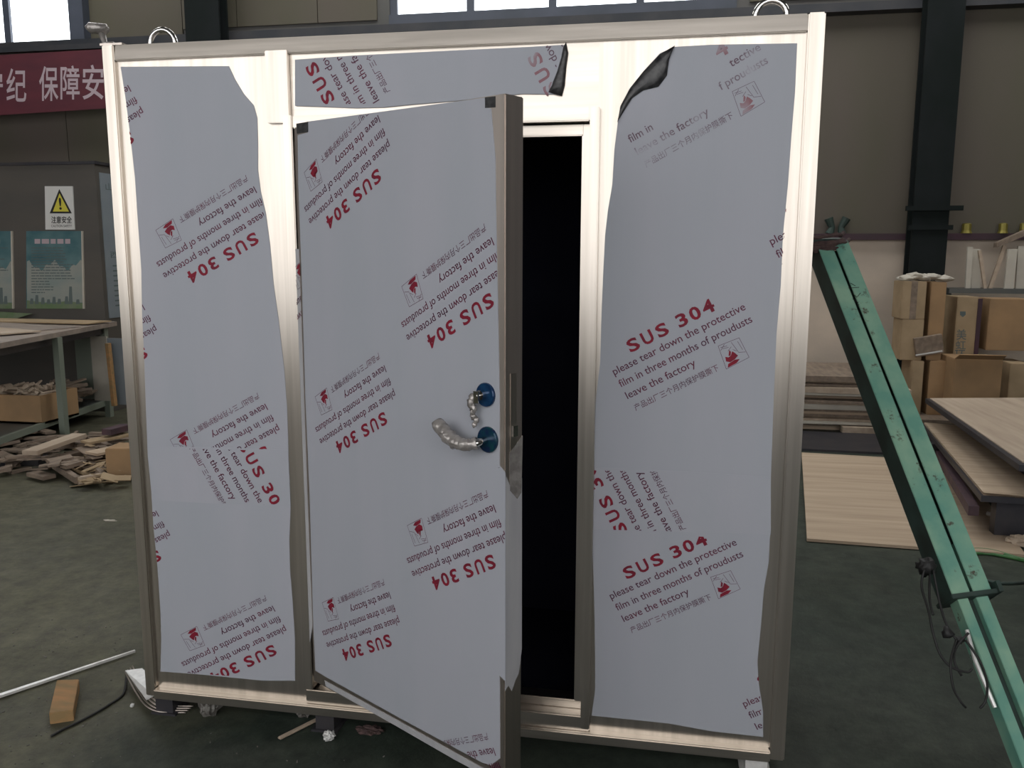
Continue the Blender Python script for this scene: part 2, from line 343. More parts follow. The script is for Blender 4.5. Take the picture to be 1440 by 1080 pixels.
for px, py in ((229, 62), (1084, 24)):
    c = onY(px, py, .30); c.z = max(c.z, ZT+.02)
    ring = [c+Vector((math.cos(a)*.050, 0, math.sin(a)*.050)) for a in [2*math.pi*i/24 for i in range(24)]]
    e = part(MB().tube(ring, .010, 10, closed=True), 'lifting_eye', m_chrome, smooth=True)
    MB().tube([(c.x, c.y, ZT-.012), (c.x, c.y, c.z-.045)], [.022, .016], 12).build('collar', m_chrome, e)
# wrapped lug on the top corner
c = onY(137, 42, .03)
lug = part(MB().tube([c+Vector((-.026, -.012, .0)), c+Vector((-.02, -.012, .004)), c+Vector((.024, .012, .004)), c+Vector((.030, .012, 0))], [.013, .018, .017, .010], 12).tube([c+Vector((.012, .005, -.01)), (c.x+.022, .035, ZT+.012), (.02, .035, ZT+.004)], [.012, .010, .014], 10), 'corner_lug', m_plas, smooth=True)
MB().box(-.012, .07, .01, .055, ZT, ZT+.007).build('lug_plate', m_dsteel, lug)

# --- films on the fixed panels
PP = Plane((0, PS, 0), (0, -1, 0))
def sheet(name, pts, pl, m, parent, off=0., th=.0013):
    q = [pl.at(x, y, off) for x, y in pts]
    return MB().prism(q, pl.n*th).build(name, m, parent)
LF = [(170, 94), (322, 93), (331, 112), (343, 132), (357, 148), (362, 166), (363, 205), (363, 240), (367, 270), (374, 300), (380, 345), (385, 400), (392, 450), (400, 520), (404, 575), (406, 640), (409, 712), (407, 760), (408, 800),
      (412, 850), (415, 900), (415, 957), (370, 957), (330, 953), (280, 948), (226, 944), (227, 900), (226, 860), (222, 800), (216, 740), (213, 690), (208, 640), (205, 560), (203, 500), (200, 440), (199, 380), (194, 310), (190, 250), (184, 195), (177, 140)]
fL = sheet('protective_film', LF, PP, m_film, enc)
fLo = sheet('protective_film', [(211, 628), (300, 629), (405, 633), (409, 712), (300, 708), (214, 703)], PP, m_film2, enc, .0013, .0010)
RFU = [(948, 66), (1000, 63), (1121, 61), (1118, 130), (1113, 190), (1108, 260), (1101, 330), (1098, 400), (1092, 470), (1088, 560), (1084, 672), (1000, 668), (900, 661), (831, 658), (835, 630), (838, 560),
       (844, 510), (846, 440), (848, 390), (851, 330), (855, 295), (861, 260), (864, 210), (869, 170), (872, 150), (885, 125), (905, 100), (928, 75)]
fRU = sheet('protective_film', RFU, PP, m_film, enc)
fRM = sheet('protective_film', [(831, 657), (900, 660), (962, 663), (1084, 671), (1084, 752), (1050, 750), (960, 748), (900, 746), (831, 744)], PP, m_film2, enc, .0013, .0010)
fRL = sheet('protective_film', [(831, 738), (900, 740), (960, 742), (1083, 746), (1081, 790), (1074, 830), (1070, 880), (1065, 930), (1067, 960), (1073, 1000), (1073, 1036), (1000, 1028), (940, 1017), (832, 1006), (837, 970), (837, 930), (836, 860), (834, 790)], PP, m_film, enc)
TF = [(415, 84), (500, 78), (640, 71), (745, 66), (793, 63), (795, 90), (790, 133), (735, 132), (690, 137), (640, 142), (580, 147), (540, 151), (500, 152), (450, 150), (415, 149)]
fT = sheet('protective_film', TF, PP, m_film, enc, .005)
# curled corners: the sheet rolls over towards the viewer and shows its dark back
def curl(name, outer, inner, pl, lift, m, parent, k=4):
    """ruled flap between the fold line (outer) and the free torn edge (inner), arching off the panel"""
    mb = MB(); rows = []
    for (a, b_) in zip(outer, inner):
        row = []
        for i in range(k+1):
            t = i/k; p = pl.at(a[0]+(b_[0]-a[0])*t, a[1]+(b_[1]-a[1])*t, .002+lift*math.sin(math.pi*min(1, .12+t*.8)))
            row.append(p)
        rows.append(row)
    V = [[mb.bm.verts.new(p) for p in r] for r in rows]; V2 = [[mb.bm.verts.new(p-pl.n*.0012) for p in r] for r in rows]
    for i in range(len(V)-1):
        for j in range(k):
            mb._f([V[i][j], V[i+1][j], V[i+1][j+1], V[i][j+1]]); mb._f([V2[i][j], V2[i][j+1], V2[i+1][j+1], V2[i+1][j]])
    for j in range(k): mb._f([V[0][j], V[0][j+1], V2[0][j+1], V2[0][j]]); mb._f([V[-1][j+1], V[-1][j], V2[-1][j], V2[-1][j+1]])
    for i in range(len(V)-1): mb._f([V[i+1][0], V[i][0], V2[i][0], V2[i+1][0]]); mb._f([V[i][k], V[i+1][k], V2[i+1][k], V2[i][k]])
    o = mb.build(name, m, parent, smooth=True); o['label'] = 'dark curled back of the film'; return o
curl('curled_edge', [(949, 64), (928, 76), (905, 100), (886, 124), (873, 148), (868, 172)],
     [(941, 82), (938, 106), (926, 122), (905, 127), (889, 138), (869, 170)], PP, .008, m_back, fRU)
curl('curled_edge', [(796, 59), (799, 74), (796, 96), (794, 120), (790, 135)],
     [(792, 66), (789, 80), (783, 100), (775, 120), (770, 129)], PP, .012, m_back, fT)

# --- printed stamps
TH = math.radians(30.9)
HG = Vector((.681, -.02, 0)); DU = Vector((math.cos(TH), -math.sin(TH), 0)); DN = Vector((-math.sin(TH), -math.cos(TH), 0))
DP = Plane(HG, DN)
def pan2(px, py): p = PP.at(px, py); return (p.x, p.z)
def pan3(x, z, off): return Vector((x, PS-off, z))
def dor2(px, py): p = DP.at(px, py)-HG; return (p.dot(DU), p.z)
def dor3(a, z, off): return HG+DU*a+Vector((0, 0, z))+DN*off
def stamp(film, surf, anchor, apx, ang, cuts=(), off=.002, worn=False, sc=1., only=None):
    to2, to3, pl = (pan2, pan3, PP) if surf == 'p' else (dor2, dor3, DP)
    ax, ay = dict(leave=(0, 0), please=(0, .087), film=(0, .044), sus=(.08, .127), prod=(.45, .045))[anchor]
    ox, oy = to2(*apx); ca, sa = math.cos(math.radians(ang)), math.sin(math.radians(ang))
    def f(x, y):
        x = (x-ax)*sc; y = (y-ay)*sc
        return to3(ox+x*ca-y*sa, oy+x*sa+y*ca, off)
    mb = MB(); mb.mi = 0
    for ch, a_, b_ in (('S', .078, .115), ('U', .128, .164), ('S', .178, .215), ('3', .248, .281), ('0', .292, .326), ('4', .334, .371))[5 if only == 'rubbed' else 0:]: add_text(mb, ch, f, a_, b_, .126, 0, .028, .168)
    mb.mi = 1
    if only == 'rubbed':        # the middle of this print has rubbed off
        add_text(mb, 'tective', f, .355, .450, .087, .0345, .006); add_text(mb, 'f proudusts', f, .300, .451, .0435, .0345, .006); add_text(mb, 'film in', f, 0, .078, .0435, .0345, .006)
    else:
        add_text(mb, 'please tear down the protective', f, 0, .450, .087, .0345, .006)
        add_text(mb, 'film in three months of proudusts', f, 0, .451, .0435, .0345, .006)
    add_text(mb, 'leave the factory', f, .002, .241, 0, .0345, .006)
    add_text(mb, '产品出厂三个月内保护膜撕下', f, .008, .297, -.044, .024, 0.)
    # the little emblem: a tilted box outline, a sheet being peeled and a dark red hand
    def line(a, b_, w=.0012):
        a = Vector(a); b_ = Vector(b_); d = (b_-a).normalized(); q = Vector((-d.y, d.x))*w/2
        mb._f([mb.bm.verts.new(f(*p)) for p in (a+q, a-q, b_-q, b_+q)])
    for a, b_ in (((.326, .024), (.393, .018)), ((.393, .018), (.393, -.050)), ((.393, -.050), (.316, -.052)), ((.316, -.052), (.326, .024)), ((.366, .016), (.372, -.022)), ((.372, -.022), (.391, -.030)),
                  ((.330, .016), (.350, .012)), ((.334, .010), (.352, .006)), ((.345, -.004), (.360, .004)), ((.384, .010), (.386, -.02)), ((.327, .008), (.345, .020)), ((.36, -.006), (.369, -.016))): line(a, b_)
    mb.mi = 0
    for poly in ([(.330, -.016), (.338, -.022), (.347, -.020), (.356, -.010), (.361, -.018), (.366, -.030), (.352, -.036), (.336, -.038), (.326, -.030)],
                 [(.328, -.040), (.352, -.037), (.366, -.042), (.352, -.049), (.322, -.050)], [(.346, -.020), (.352, -.010), (.350, -.002), (.345, -.010), (.340, -.018)]):
        mb._f([mb.bm.verts.new(f(*p)) for p in poly])
    if cuts: bmesh.ops.triangulate(mb.bm, faces=mb.bm.faces)
    for (p1, p2, keep) in cuts:
        a, b_, kp = pl.at(*p1), pl.at(*p2), pl.at(*keep)
        nrm = (b_-a).cross(pl.n).normalized()
        if (kp-a).dot(nrm) < 0: nrm = -nrm
        bmesh.ops.bisect_plane(mb.bm, geom=list(mb.bm.verts)+list(mb.bm.edges)+list(mb.bm.faces), plane_co=a, plane_no=nrm, clear_inner=True, dist=1e-6)
    if not mb.bm.faces: mb.bm.free(); return
    # lettering faces the viewer
    for fc in mb.bm.faces:
        fc.normal_update()
        if fc.normal.dot(pl.n) < 0: fc.normal_flip()
    return mb.build('printed_lettering', [m_worn, m_wornd] if worn else [m_red, m_dark], film, recalc=False)
A1, A2, A3, A4 = 28.5, 208.5, -60.7, 118.3
stamp(fRU, 'p', 'leave', (882, 561.5), A1)
stamp(fRU, 'p', 'leave', (896, 219), A1+.5, worn=True, only='rubbed', cuts=[((925, 64), (1121, 62), (1000, 200)), ((948, 66), (868, 175), (1050, 300))])
stamp(fRL, 'p', 'leave', (876.9, 874.6), A1, cuts=[((831, 750), (1083, 757), (900, 900))])
cR = [((831, 661), (962, 664), (900, 700)), ((831, 744), (960, 747), (900, 700)), ((831, 660), (832, 745), (900, 700)), ((968, 660), (972, 747), (900, 700))]
stamp(fRM, 'p', 'leave', (948.7, 754), A4, cuts=cR, off=.0034)
stamp(fRL, 'p', 'please', (1047, 994), A1, cuts=[((1065, 930), (1073, 1036), (900, 900)), ((832, 1006), (1073, 1036), (900, 900))])
stamp(fRU, 'p', 'please', (1085, 345), A1, cuts=[((1108, 260), (1093, 470), (900, 400))])
cl = [((362, 166), (390, 440), (250, 400))]
stamp(fL, 'p', 'leave', (358, 261.6), A2, cuts=[((367, 270), (385, 400), (250, 400))])
stamp(fL, 'p', 'leave', (373.6, 567), A2, cuts=[((211, 628), (405, 632.5), (300, 500))])
stamp(fLo, 'p', 'leave', (279, 620), A3, cuts=[((211, 629.5), (405, 634), (300, 680)), ((214, 703), (409, 711), (300, 680)), ((405, 640), (409, 712), (300, 680))], off=.0034)
stamp(fL, 'p', 'leave', (384, 851), A2, cuts=[((226, 943), (415, 957), (300, 900)), ((226, 860), (227, 944), (300, 900))])
stamp(fL, 'p', 'please', (199, 152), A2, cuts=[((177, 140), (190, 250), (300, 200))])
stamp(fL, 'p', 'please', (218, 458), A2, cuts=[((200, 420), (204, 540), (300, 500))])
stamp(fL, 'p', 'please', (237, 747), A2, cuts=[((214, 715), (222, 800), (300, 800))])
cT = [((415, 84.5), (793, 63.5), (600, 110)), ((415, 148), (800, 142), (600, 110)), ((415, 84), (415, 150), (600, 110)), ((793, 63), (772, 131), (600, 110))]
stamp(fT, 'p', 'leave', (535, 142), A4, cuts=cT, off=.0068)
stamp(fT, 'p', 'sus', (786, 128), A4, cuts=cT+[((500, 84), (775, 140), (900, 60))], off=.0068, worn=True)

# --- door leaf
ZD0, ZD1, DW, DT = .2145, 2.118, .909, .073
def dbox(mb, a0, a1, d0, d1, z0, z1):      # d: depth behind the face
    return mb.hexa([HG+DU*a+(-DN)*d+Vector((0, 0, z)) for z in (z0, z1) for a, d in ((a0, d0), (a1, d0), (a1, d1), (a0, d1))])
leaf = part(dbox(MB(), 0, DW, 0, DT, ZD0, ZD1), 'door_leaf', m_dsteel, bevel=.003)
dfl = sheet('door_film', [(433, 171), (560, 154), (682, 137.5), (683, 151), (691, 153), (693, 175), (697, 222), (698, 300), (701, 450), (703, 560), (703, 655), (711, 664), (711, 958), (703, 950), (703.5, 1066), (691, 1076), (678, 1072),
                          (560, 1008), (460, 952.5), (444, 943), (441, 880), (436, 700), (430, 560), (425, 400), (420, 260), (419, 190), (434, 186)], DP, m_film, leaf, .0, .0013)
sheet('bottom_strip', [(457, 957), (560, 1013), (640, 1058), (700, 1091), (700, 1100), (640, 1068), (560, 1022), (459, 965)], DP, m_edgefilm, leaf, .0, .002)
sheet('film_strip', [(412.5, 350), (421, 350), (433, 700), (440, 880), (436, 905), (429, 700)], DP, m_edgefilm, leaf, -.001, .0022)
stamp(dfl, 'd', 'prod', (411, 428), A2, cuts=[((414.5, 350), (417, 440), (420, 400)), ((421.5, 350), (424.5, 440), (410, 400))], off=.0026)
stamp(dfl, 'd', 'film', (539.7, 179.7), A2-.3, cuts=[((433, 172), (682, 138.5), (600, 400))])
stamp(dfl, 'd', 'leave', (692.4, 333), A2, cuts=[((698, 300), (702, 500), (500, 400))], sc=.965)
stamp(dfl, 'd', 'film', (548, 531), A2, sc=.965)
stamp(dfl, 'd', 'film', (703, 729.6), A2, sc=.965, cuts=[((710.5, 670), (710.5, 950), (500, 800))])
stamp(dfl, 'd', 'film', (554.4, 850), A2, sc=.965)
stamp(dfl, 'd', 'leave', (695, 1051), A2, sc=.965, cuts=[((460, 952.5), (678, 1072), (650, 900))])
# free edge: steel above, film wrapped round it below
EP = Plane(HG+DU*DW, DU)
def epx(a, y): return EP.at(a, y)
def eq(d, z, off=.0): return HG+DU*(DW+off)-DN*d+Vector((0, 0, z))
zA, zB = EP.at(714, 668).z, EP.at(716, 968).z
MB().prism([eq(.001, zB), eq(.001, zA+.004), eq(.02, zA-.03), eq(.07, zA-.02), eq(.0725, zB+.10), eq(.06, zB+.03), eq(.045, zB+.015), eq(.03, zB-.012), eq(.015, zB+.01)], DU*.0013).build('edge_film', m_edgefilm, leaf)
MB().prism([eq(.018, zA+.06), eq(.02, zA-.045), eq(.05, zA-.075), eq(.068, zA-.06), eq(.072, zA+.10)], DU*.0016).build('edge_tape', m_plas, leaf)
z0 = EP.at(722, 640).z; z1 = EP.at(722, 525).z
MB().prism([eq(.022, z0), eq(.022, z1), eq(.046, z1), eq(.046, z0)], DU*.0015).build('lock_plate', m_steel, leaf)
z0 = EP.at(718, 614).z; z1 = EP.at(718, 599).z
MB().prism([eq(.024, z0), eq(.024, z1), eq(.042, z1), eq(.042, z0)], DU*.010).build('latch_bolt', m_chrome, leaf)
MB().tube([dor3(DW-.02, zA+.02+i*.001, -.0005) for i in (0, 1)], .004, 6).build('rivet', m_chrome, leaf)
# black adhesive patches at the top corners
sheet('adhesive_patch', [(417, 174), (434, 171), (434, 185.5), (418, 188)], DP, m_back, leaf, 0, .0014)
sheet('adhesive_patch', [(682.5, 137), (697, 135.5), (697, 151), (682.5, 152)], DP, m_back, leaf, 0, .0014)
# hardware
def rosette(px, py, r, m, name):
    c = DP.at(px, py, 0.0014); cc = lambda o, k: [c+DN*o+DU*math.cos(t)*k+Vector((0, 0, math.sin(t)*k)) for t in [2*math.pi*i/28 for i in range(28)]]
    mb = MB(); rings = [[mb.bm.verts.new(p) for p in cc(o, k)] for o, k in ((0, r), (.006, r), (.009, r*.93), (.009, r*.45))]
    for a, b_ in zip(rings, rings[1:]):
        for i in range(28): mb._f([a[i], a[(i+1) % 28], b_[(i+1) % 28], b_[i]])
    mb._f(rings[-1]); return c, mb.build(name, m, leaf, smooth=False)
cu, cyl = rosette(684, 555, .033, m_blue, 'lock_rosette')
MB().tube([cu+DN*.008-DU*.006, cu+DN*.022-DU*.006], .014, 14).build('key_cylinder', m_chrome, cyl)
cd_, ros = rosette(687, 618, .036, m_teal, 'handle_rosette')
N = DN; U3 = Vector((0, 0, 1))
lp = [cd_+N*.006-DU*.004, cd_+N*.040-DU*.006-U3*.004, cd_+N*.055-DU*.03-U3*.010, cd_+N*.058-DU*.075-U3*.006, cd_+N*.052-DU*.115+U3*.012, cd_+N*.042-DU*.140+U3*.026]
MB().tube(spline(lp, 5), .0105, 10).build('lever_handle', m_chrome, leaf, smooth=True)
lv = [o for o in leaf.children if o.name.startswith('lever_handle')][0]
sp = spline([lp[1], lp[2], lp[3], lp[4], lp[5]+N*.002-DU*.012+U3*.004], 9)
wr = MB(); wr.tube(sp, [.015+.004*noise(Vector((i*.5, 0, 2)))+.005*min(1, i/22) for i in range(len(sp))], 14)
for v in wr.bm.verts: v.co += Vector((noise(v.co*90), noise(v.co*90+Vector((9, 0, 0))), noise(v.co*60+Vector((0, 9, 0)))))*.004
wr.build('plastic_wrap', m_plas, leaf, smooth=True)
kp = cu+DN*.030-DU*.008
MB().tube([cu+DN*.021-DU*.006, cu+DN*.034-DU*.008], .004, 8).prism([kp+U3*.012-DU*.010, kp+U3*.012+DU*.010, kp-U3*.020+DU*.008, kp-U3*.020-DU*.008], DN*.003).build('door_key', m_chrome, leaf)
kb = MB()
for i in range(7):
    kb.blob(cu+DN*(.022+.004*math.sin(i))-DU*(.030-.0008*i+.005*math.sin(i*2.1))-U3*(.012+i*.012), .0125-.0009*i, 2, .9, 2.6, i, (.9, .6, 1.15))
kb.build('wrapped_keys', m_plas, leaf, smooth=True)

# ---------------------------------------------------------------- green leaning beam
BB = Vector((3.125, .16, .02)); TT = onY(1166, 350, 1.5)
ax = (TT-BB).normalized(); la = Vector((1, .12, 0)); la = (la-ax*la.dot(ax)).normalized(); dp = ax.cross(la).normalized()
if dp.y < 0: dp = -dp
def beam(mb, s0, s1, l0, l1, d0, d1):
    return mb.hexa([BB+ax*s+la*l+dp*d for s in (s0, s1) for l, d in ((l0, d0), (l1, d0), (l1, d1), (l0, d1))])
LN = (TT-BB).length; s1 = .60
gb = thing('leaning_beam', BB, 'chipped green double steel beam leaning across the floor past the enclosure', 'beam')
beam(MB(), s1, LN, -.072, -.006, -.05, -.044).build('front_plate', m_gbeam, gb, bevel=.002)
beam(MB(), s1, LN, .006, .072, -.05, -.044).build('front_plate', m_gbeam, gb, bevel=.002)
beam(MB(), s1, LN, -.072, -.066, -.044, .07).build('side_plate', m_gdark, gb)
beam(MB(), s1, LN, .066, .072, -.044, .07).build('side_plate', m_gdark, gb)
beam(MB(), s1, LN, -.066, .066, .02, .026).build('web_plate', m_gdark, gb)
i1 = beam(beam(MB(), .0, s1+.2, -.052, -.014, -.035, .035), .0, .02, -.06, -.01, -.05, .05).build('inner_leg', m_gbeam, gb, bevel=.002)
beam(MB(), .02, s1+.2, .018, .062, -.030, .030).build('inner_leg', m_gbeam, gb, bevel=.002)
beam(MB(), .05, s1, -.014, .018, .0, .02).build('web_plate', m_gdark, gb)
br = beam(MB(), s1-.01, s1+.006, -.082, .10, -.062, .08).build('clamp_bracket', m_gdark, gb, bevel=.002)
beam(MB(), s1-.01, s1+.03, .085, .10, -.075, .08).build('bracket_lip', m_gdark, br)
q0 = BB+ax*(s1-.12)-la*.066-dp*.045
MB().tube([q0, q0-ax*.10-la*.012, BB+ax*.22-la*.07-dp*.04], .007, 6).build('bare_steel_rod', m_strip, gb)
# the beam's top is roped to a crossbar that runs behind the enclosure to a post
cb = TT+dp*.0
post = thing('support_post', (cb.x-.62, cb.y, 0), 'dark steel post with a crossbar holding the top of the green beam', 'post')
MB().box(cb.x-.65, cb.x-.59, cb.y-.03, cb.y+.03, 0, cb.z+.06).build('post', m_gdark, post)
MB().box(cb.x-.75, cb.x-.50, cb.y-.12, cb.y+.12, 0, .02).build('base_plate', m_gdark, post)
MB().tube([(cb.x-.64, cb.y+.02, cb.z+.03), (cb.x+.07, cb.y+.02, cb.z+.03)], .022, 8).build('crossbar', m_gdark, post)
rp = MB(); rnd = random.Random(3)
for k in range(7):
    o = -.02+k*.016; c = TT+Vector((rnd.uniform(-.03, .01), .01, .012+rnd.uniform(-.02, .028)))
    rp.tube([c+la*(math.cos(t)*(.085+rnd.uniform(-.006, .006)))+Vector((0, math.sin(t)*.075, math.cos(t*1)*rnd.uniform(-.008, .012)+o*.35)) for t in [2*math.pi*i/18 for i in range(18)]], .009, 6, closed=True)
ro = rp.build('rope_lashing', m_rust); tag(ro, 'frayed brown rope wound round the top of the green beam', 'rope')
# black cord knotted round the beam and hanging in loops
def gpx(px, py, d=-.09):
    pl = Plane(BB+dp*d, -dp); return pl.at(px, py)
ck = MB(); k0 = gpx(1303, 797)
ck.blob(k0, .032, 3, .6, 3, 4, (1, .8, 1))
cords = [[(1300, 800), (1296, 825), (1306, 860), (1312, 890), (1322, 920), (1338, 938), (1360, 945), (1367, 940)], [(1308, 800), (1307, 840), (1312, 865)],
         [(1312, 800), (1322, 850), (1332, 880), (1345, 900)], [(1345, 900), (1337, 930), (1340, 965), (1350, 985), (1358, 995)], [(1362, 890), (1345, 910), (1342, 930), (1352, 950)],
         [(1358, 900), (1378, 930), (1388, 960), (1386, 985), (1378, 996)]]
for c in cords: ck.tube(spline([gpx(x, y, -.095+.01*math.sin(x)) for x, y in c], 5), .0042, 6)
ck.blob(gpx(1332, 890), .02, 2, .6, 3, 9); ck.blob(gpx(1349, 900, -.08), .014, 2, .6, 3, 5)
tag(ck.build('hanging_cord', m_cord, smooth=True), 'black cord knotted on the green beam and hanging in loops', 'cord')
# paint marks on the beam, red handwriting-like scrawl
sc_ = MB()
for pts in ([(1196, 398), (1203, 402)], [(1193, 405), (1208, 404)], [(1197, 411), (1205, 418), (1210, 412)], [(1199, 420), (1207, 426)], [(1205, 432), (1208, 428)]):
    sc_.tube([gpx(x, y, -.0508) for x, y in pts], .0016, 4)
sc_.build('scrawled_mark', m_cord, gb)

# ---------------------------------------------------------------- things on the right
def slab(mb, q, z0, z1):
    return mb.hexa([(x, y, z0) for x, y in q]+[(x, y, z1) for x, y in q])
o = slab(MB(), [(2.76, 2.48), (3.95, 2.42), (4.32, 4.72), (3.08, 4.82)], .004, .022).build('plywood_sheet', m_ply)
tag(o, 'wide pale plywood sheet lying flat on the green floor', 'plywood')
o = slab(MB(), [(2.3, 5.0), (4.0, 4.95), (4.0, 5.75), (2.3, 5.8)], .0, .02).build('steel_sheet', m_slab); tag(o, 'dark grey steel sheet on the floor between plywood sheet and board stack', 'sheet')
ORD = ('lowest', 'second', 'third', 'fourth', 'fifth', 'sixth', 'seventh', 'eighth', 'ninth', 'tenth', 'eleventh', 'twelfth', 'thirteenth', 'fourteenth', 'fifteenth', 'sixteenth', 'topmost')
rnd = random.Random(11); z = 0.
for i in range(17):
    th = rnd.choice((.022, .03, .04, .055)); dx = rnd.uniform(-.06, .04); dy = rnd.uniform(-.16, .06); l = rnd.uniform(1.45, 1.65)
    if i > 13: l *= .8
    o = MB().obox((2.96+.85*l/1.6*.62+dx, 6.5+dy, z+th/2), l, 1.1, th, rnd.uniform(-.03, .03)).build('timber_board', (m_ply, m_woodg, m_cream, m_ply2, m_woodg)[i % 5]); z += th
    tag(o, ORD[i]+' board '+('' if i in (0, 16) else 'from the floor ')+'in the stack against the plaster wall', 'board', 'stacked boards by the plaster wall')
o = MB().obox((4.05, 5.85, .012+.03), .9, .12, .06, .05).build('timber_batten', m_ply2); tag(o, 'pale timber batten at the foot of the board stack', 'board')
# plates on trestles, right edge
t = thing('plate_trestle', (4.6, 3.9, 0), 'low trestle of dark steel bars topped with the higher dusty plywood plate', 'trestle')
slab(MB(), [(4.1, 5.0), (3.95, 2.62), (5.5, 2.5), (5.6, 5.35)], .462, .50).build('steel_plate', m_slab, t)
slab(MB(), [(4.13, 4.98), (3.99, 2.68), (5.5, 2.55), (5.58, 5.3)], .50, .507).build('plywood_top', m_ply2, t)
for x, y in ((4.35, 4.7), (4.25, 3.1), (5.4, 4.7), (5.4, 2.8)): MB().box(x-.03, x+.03, y-.03, y+.03, 0, .462).build('leg', m_slab, t)
MB().box(4.3, 5.4, 3.08, 3.14, .20, .25).box(4.3, 5.4, 4.66, 4.72, .20, .25).build('crossbar', m_slab, t)
MB().obox((4.4, 3.0, .43), .05, 1.1, .05, .06).build('side_rail', m_slab, t)
t = thing('low_pallet', (4.0, 3.6, 0), 'low dark steel pallet carrying a narrow plywood board below the trestle', 'pallet')
slab(MB(), [(4.08, 5.0), (3.78, 2.68), (5.2, 2.60), (5.2, 5.0)], .25, .285).build('steel_plate', m_slab, t)
slab(MB(), [(4.09, 4.95), (3.80, 2.70), (4.18, 2.68), (4.28, 4.0), (4.35, 4.95)], .285, .30).build('plywood_top', m_ply, t)
for q in ((3.9, 4.15, 2.76, 2.84, .0225), (3.95, 4.2, 4.3, 4.4, .0225), (4.9, 5.1, 2.7, 2.8, 0)): MB().box(*q, .25).build('bearer', m_slab, t)
MB().hexa([Vector(p) for p in ((4.12, 5.0, .14), (4.18, 5.0, .14), (3.80, 2.75, .14), (3.74, 2.75, .14), (4.12, 5.0, .20), (4.18, 5.0, .20), (3.80, 2.75, .20), (3.74, 2.75, .20))]).build('maroon_bar', m_rustbar, t)
o = MB().tube([onZ(1388, 722, .04), onZ(1415, 729, .04), onZ(1445, 735, .04)], .014, 6).build('white_rod', m_strip); tag(o, 'short white steel rod in front of the low pallet', 'rod')
for k, (pts, r) in enumerate(([[(1352, 775), (1375, 773), (1400, 776), (1430, 785), (1470, 795)], .012], [[(1352, 781), (1380, 778), (1410, 782), (1445, 790), (1470, 800)], .009], [[(1365, 800), (1385, 815), (1410, 820), (1450, 818), (1470, 815)], .008])):
    o = MB().tube(spline([onZ(x, y, r) for x, y in pts], 5), r, 8).build('garden_hose', m_hose if k < 2 else m_gdark, smooth=True)
    tag(o, ('bright green hose nearest the plywood sheet edge', 'thin green hose running just below the bright one', 'dark thin hose curving on the floor beside the green beam')[k], 'hose')

# cardboard stack
def pbox(name, m, Y, x0, y0, x1, y1, dep, tilt=0., label='', cat='box', flaps=False, lift=None, tape=False, group=None):
    a = onY(x0, y1, Y); b_ = onY(x1, y0, Y); c = (a+b_)/2; w = abs(b_.x-a.x); h = abs(b_.z-a.z)
    if lift is not None: h = c.z+h/2-lift; c.z = lift+h/2
    cen = Vector((c.x, Y+dep/2, c.z))
    o = MB().obox(cen, w, dep, h, 0, 0, tilt).build(name, m, bevel=.006)
    if label: tag(o, label, cat, group)
    if tape: MB().box(c.x-.03, c.x+.03, Y-.002, Y+dep+.002, c.z-h/2-.001 if False else c.z-h/2, c.z+h/2+.002).build('tape_strip', m_woodg, o)
    if flaps:
        MB().prism([(c.x-w/2, Y, c.z+h/2), (c.x+w/2, Y, c.z+h/2), (c.x+w/2-.01, Y-.10, c.z+h/2+.05), (c.x-w/2+.01, Y-.10, c.z+h/2+.05)], (0, .004, .006)).build('box_flap', m, o)
    return o
bs = MB().box(4.37, 6.4, 6.05, 7.05, 0, .03).box(4.37, 6.4, 6.05, 7.05, .09, .12)
for x in (4.43, 5.3, 6.3): bs.box(x-.05, x+.05, 6.05, 7.05, .03, .09)
tag(bs.build('wooden_pallet', m_woodg), 'wooden pallet under the cardboard boxes by the dark column', 'pallet')
pbox('cardboard_box', m_card2, 6.34, 1277, 508, 1300, 600, .4, label='narrow cardboard box at the foot of the carton pile by the column', lift=.12)
pbox('cardboard_box', m_card, 6.34, 1301, 508, 1333, 600, .4, label='brown carton second along the bottom row of the carton pile', lift=.12)
pbox('cardboard_box', m_card, 6.08, 1335, 506, 1411, 600, .45, label='wide brown carton at the middle of the bottom row', lift=.12, flaps=True)
pbox('cardboard_box', m_card2, 6.34, 1413, 512, 1450, 600, .45, label='pale carton at the right end of the bottom row', lift=.12)
z1 = onY(1300, 508, 6.34).z
pbox('cardboard_box', m_card2, 6.40, 1265, 449, 1300, 506, .34, label='yellowish carton standing behind the tilted brown crate', lift=z1)
z2 = onY(1290, 449, 6.40).z
pbox('cardboard_carton', m_card2, 6.40, 1266, 396, 1304, 447, .34, label='taped carton with crumpled paper on top', tape=True, lift=z2)
pbox('cardboard_carton', m_card, 6.45, 1305, 397, 1332, 465, .3, label='flat brown carton standing between paper topped carton and printed box', lift=z1)
c = MB()
for k, (px, py) in enumerate(((1275, 391), (1288, 388), (1300, 390), (1312, 389), (1328, 392))): c.blob(onY(px, py, 6.55)+Vector((0, 0, -.0)), .085, 2, .5, 2.5, k, (1.1, .8, .42))
tag(c.build('crumpled_paper', m_cream), 'crumpled pale paper lying on the taped carton', 'paper')
c = onY(1307, 486, 6.34)
o = MB().obox(c+Vector((0, .03, 0)), .26, .05, .19, 0, .08, -.2).build('wooden_crate_lid', m_woodg, bevel=.004); tag(o, 'tilted brown wooden crate lid leaning on the cartons', 'lid')
MB().obox(c+Vector((0, -.002, -.075)), .25, .012, .012, 0, 0, -.2).build('white_edge', m_white, o)
o = pbox('printed_carton', m_card2, 6.56, 1332, 418, 1379, 600, .45, label='tall carton printed with a column of dark characters', lift=.12)
